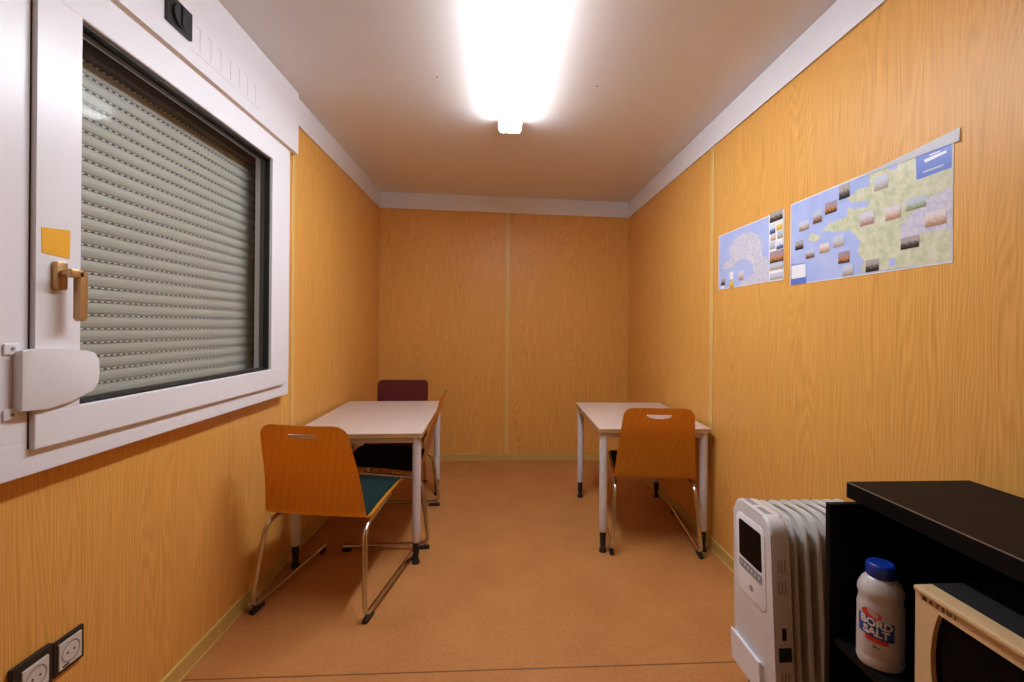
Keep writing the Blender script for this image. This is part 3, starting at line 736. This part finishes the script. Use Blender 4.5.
b = BM(); box(b, .922, 1.265, .302, 1.169, .8966, .898, 0); obj('top_veneer', cl(b), M['cabtop'], CT)
# highlight along the top edge, painted on as a thin silvery strip
b = BM(); box(b, .9204, .9220, .30, 1.170, .8962, .8984); o = obj('edge_highlight', cl(b), plain('edge_highlight_silver', (.30, .30, .30), .3, .6), CT); o['label'] = 'thin silvery highlight painted along the edge of the dark top'

# ---------------------------------------------------------------- salt bottle
BT = thing('salt_bottle', 'white plastic salt bottle with a blue cap standing in the black cabinet', 'bottle', (.897, 1.030, .5235))
h0 = .232
prof = [(.040, 0), (.046, .003), (.048, .010), (.0475, .022), (.0465, .026), (.0475, .030), (.0475, .060), (.0470, .120), (.0475, .132), (.0445, .146), (.0440, .155), (.0470, .166), (.0455, .176), (.039, .190), (.031, .200), (.026, .203), (.026, .209)]
b = BM(); lathe(b, prof, 0, 0, 40, 1, .92); bot = obj('bottle_body', b, M['bottle'], BT, True)
b = BM(); lathe(b, [(.0285, .202), (.0295, .204), (.0295, .224), (.0275, .230), (.025, .232)], 0, 0, 40); obj('cap', b, M['cap'], BT, True)
# label wrapped on the side facing the room: direction towards the camera
ang0 = math.atan2(-1.03, -.897) - math.radians(8)
def wrap(bm, r, tilt=0.):
    """flat x,y drawing -> wraps around the bottle; x to the right as seen from outside"""
    for v in bm.verts:
        x, y, z = v.co; y2 = y + .012 + x*tilt; a = ang0 + x/.0475; rr = r + z
        v.co = (rr*math.cos(a), rr*.92*math.sin(a), y2)
    return bm
def flat_grid(x0, x1, y0, y1, nx=18, slope=0., th=.0004):
    bm = BM(); r = [[bm.verts.new((x0+(x1-x0)*i/nx, y, 0)) for i in range(nx+1)] for y in (y0, y1)]
    for i in range(nx): bm.faces.new((r[0][i], r[0][i+1], r[1][i+1], r[1][i]))
    return bm
TL = -.10
b = wrap(flat_grid(-.040, .036, .062, .104), .0481, TL); obj('blue_label', b, M['lblue'], bot)
b = wrap(flat_grid(-.022, .024, .052, .062), .0482, TL); obj('red_label', b, M['lred'], bot)
b = BM()
pts = [( -.020 + .021*math.cos(2*PI*k/20) + .010, .113 + .010*math.sin(2*PI*k/20)) for k in range(20)]
b.faces.new([b.verts.new((x, y, 0)) for x, y in pts]); wrap(b, .0482, TL); obj('red_emblem', b, M['lred'], bot)
for body, size, y, x in (('BORD', .023, .0945, 0.), ('SALT', .023, .0745, 0.)):
    b = text_bm(body, size, .0003, .0007, .95)
    for v in b.verts: v.co.x = v.co.x*1.05 + x; v.co.y += y; v.co.z += .0006
    wrap(b, .0485, TL); obj('lettering', b, M['lwhite'], bot)
b = text_bm('Jozo', .010, .0003, .0002)
b.free()
b = text_bm('750 g', .006, .0003, .0002)
for v in b.verts: v.co.y += .042; v.co.z += .0004
wrap(b, .0478, TL); obj('lettering', b, M['ink'], bot)

# ---------------------------------------------------------------- microwave
MWX, MWY1 = .855, .896; MWY0 = .43; mz0, mz1 = .528, .780
MW = thing('microwave', 'cream microwave oven with a dark window inside the black cabinet', 'microwave', (1.03, (MWY0+MWY1)/2, .5235))
def ml(b):
    for v in b.verts: v.co.x -= 1.03; v.co.y -= (MWY0+MWY1)/2; v.co.z -= .5235
    return b
b = BM(); box(b, MWX+.032, 1.225, MWY0+.004, MWY1+.012, mz0, mz1-.004, .005); obj('casing', ml(b), plain('casing_grey_brown', (.014, .013, .012), .6), MW)
# front frame with a window whose far side bows outward
def arcpt(y, z): return (y, z)
iy0, iy1, iz0, iz1 = MWY0+.13, MWY1-.034, mz0+.032, mz1-.031
inner = []
N1 = 14
for k in range(N1+1):  # far edge, bowed
    f = k/N1; inner.append((iy1 - .016*(2*f-1)**2*1.0, iz0 + (iz1-iz0)*f))
for k in range(N1+1):
    f = k/N1; inner.append((iy0 + .016*(2*f-1)**2, iz1 + (iz0-iz1)*f))
n = len(inner)
b = BM()
# outer loop samples matching inner by projecting onto the rectangle
def proj_rect(y, z):
    cy, cz = (iy0+iy1)/2, (iz0+iz1)/2
    return y, z
outer = [(MWY1, mz0 + (mz1-mz0)*k/N1) for k in range(N1+1)] + [(MWY0, mz1 + (mz0-mz1)*k/N1) for k in range(N1+1)]
fx, bx = MWX, MWX+.035
of = [b.verts.new((fx, y, z)) for y, z in outer]; ob = [b.verts.new((bx, y, z)) for y, z in outer]
inf = [b.verts.new((fx, y, z)) for y, z in inner]; inb = [b.verts.new((fx+.012, y, z)) for y, z in inner]
for k in range(n):
    j = (k+1) % n
    b.faces.new((of[k], of[j], inf[j], inf[k])); b.faces.new((of[k], ob[k], ob[j], of[j])); b.faces.new((inf[k], inf[j], inb[j], inb[k]))
# raised top lip
box(b, MWX-.008, MWX+.020, MWY0, MWY1-.002, mz1-.009, mz1+.003, .004, 2)
fr = obj('front_frame', ml(b), M['cream'], MW)
b = BM(); prism(b, inner, 'X', fx+.0105, fx+.016); obj('door_window', ml(b), M['screen'], MW)
b = text_bm("MATSUI", .0120, .0003, .0004, 1.9)
for v in b.verts:
    x, y, z = v.co; v.co = (MWX-.0006 - z, MWY1-.050 - x, mz1-.0175 + y)
obj('lettering', ml(b), M['ink'], fr)
for y_ in (MWY0+.04, MWY1-.04):
    for x_ in (MWX+.06, 1.19):
        b = BM(); tube(b, [(x_, y_, .5235), (x_, y_, .530)], .010, 12); obj('foot', ml(b), M['rubber'], MW)

# ---------------------------------------------------------------- light and view
w = bpy.data.worlds.new('world'); sc.world = w; w.use_nodes = True
w.node_tree.nodes['Background'].inputs[0].default_value = (.5, .6, .8, 1); w.node_tree.nodes['Background'].inputs[1].default_value = .05
sc.view_settings.view_transform = 'Standard'; sc.view_settings.look = 'None'; sc.view_settings.gamma = 1
sc.view_settings.use_curve_mapping = False
sc.view_settings.exposure = 1.08
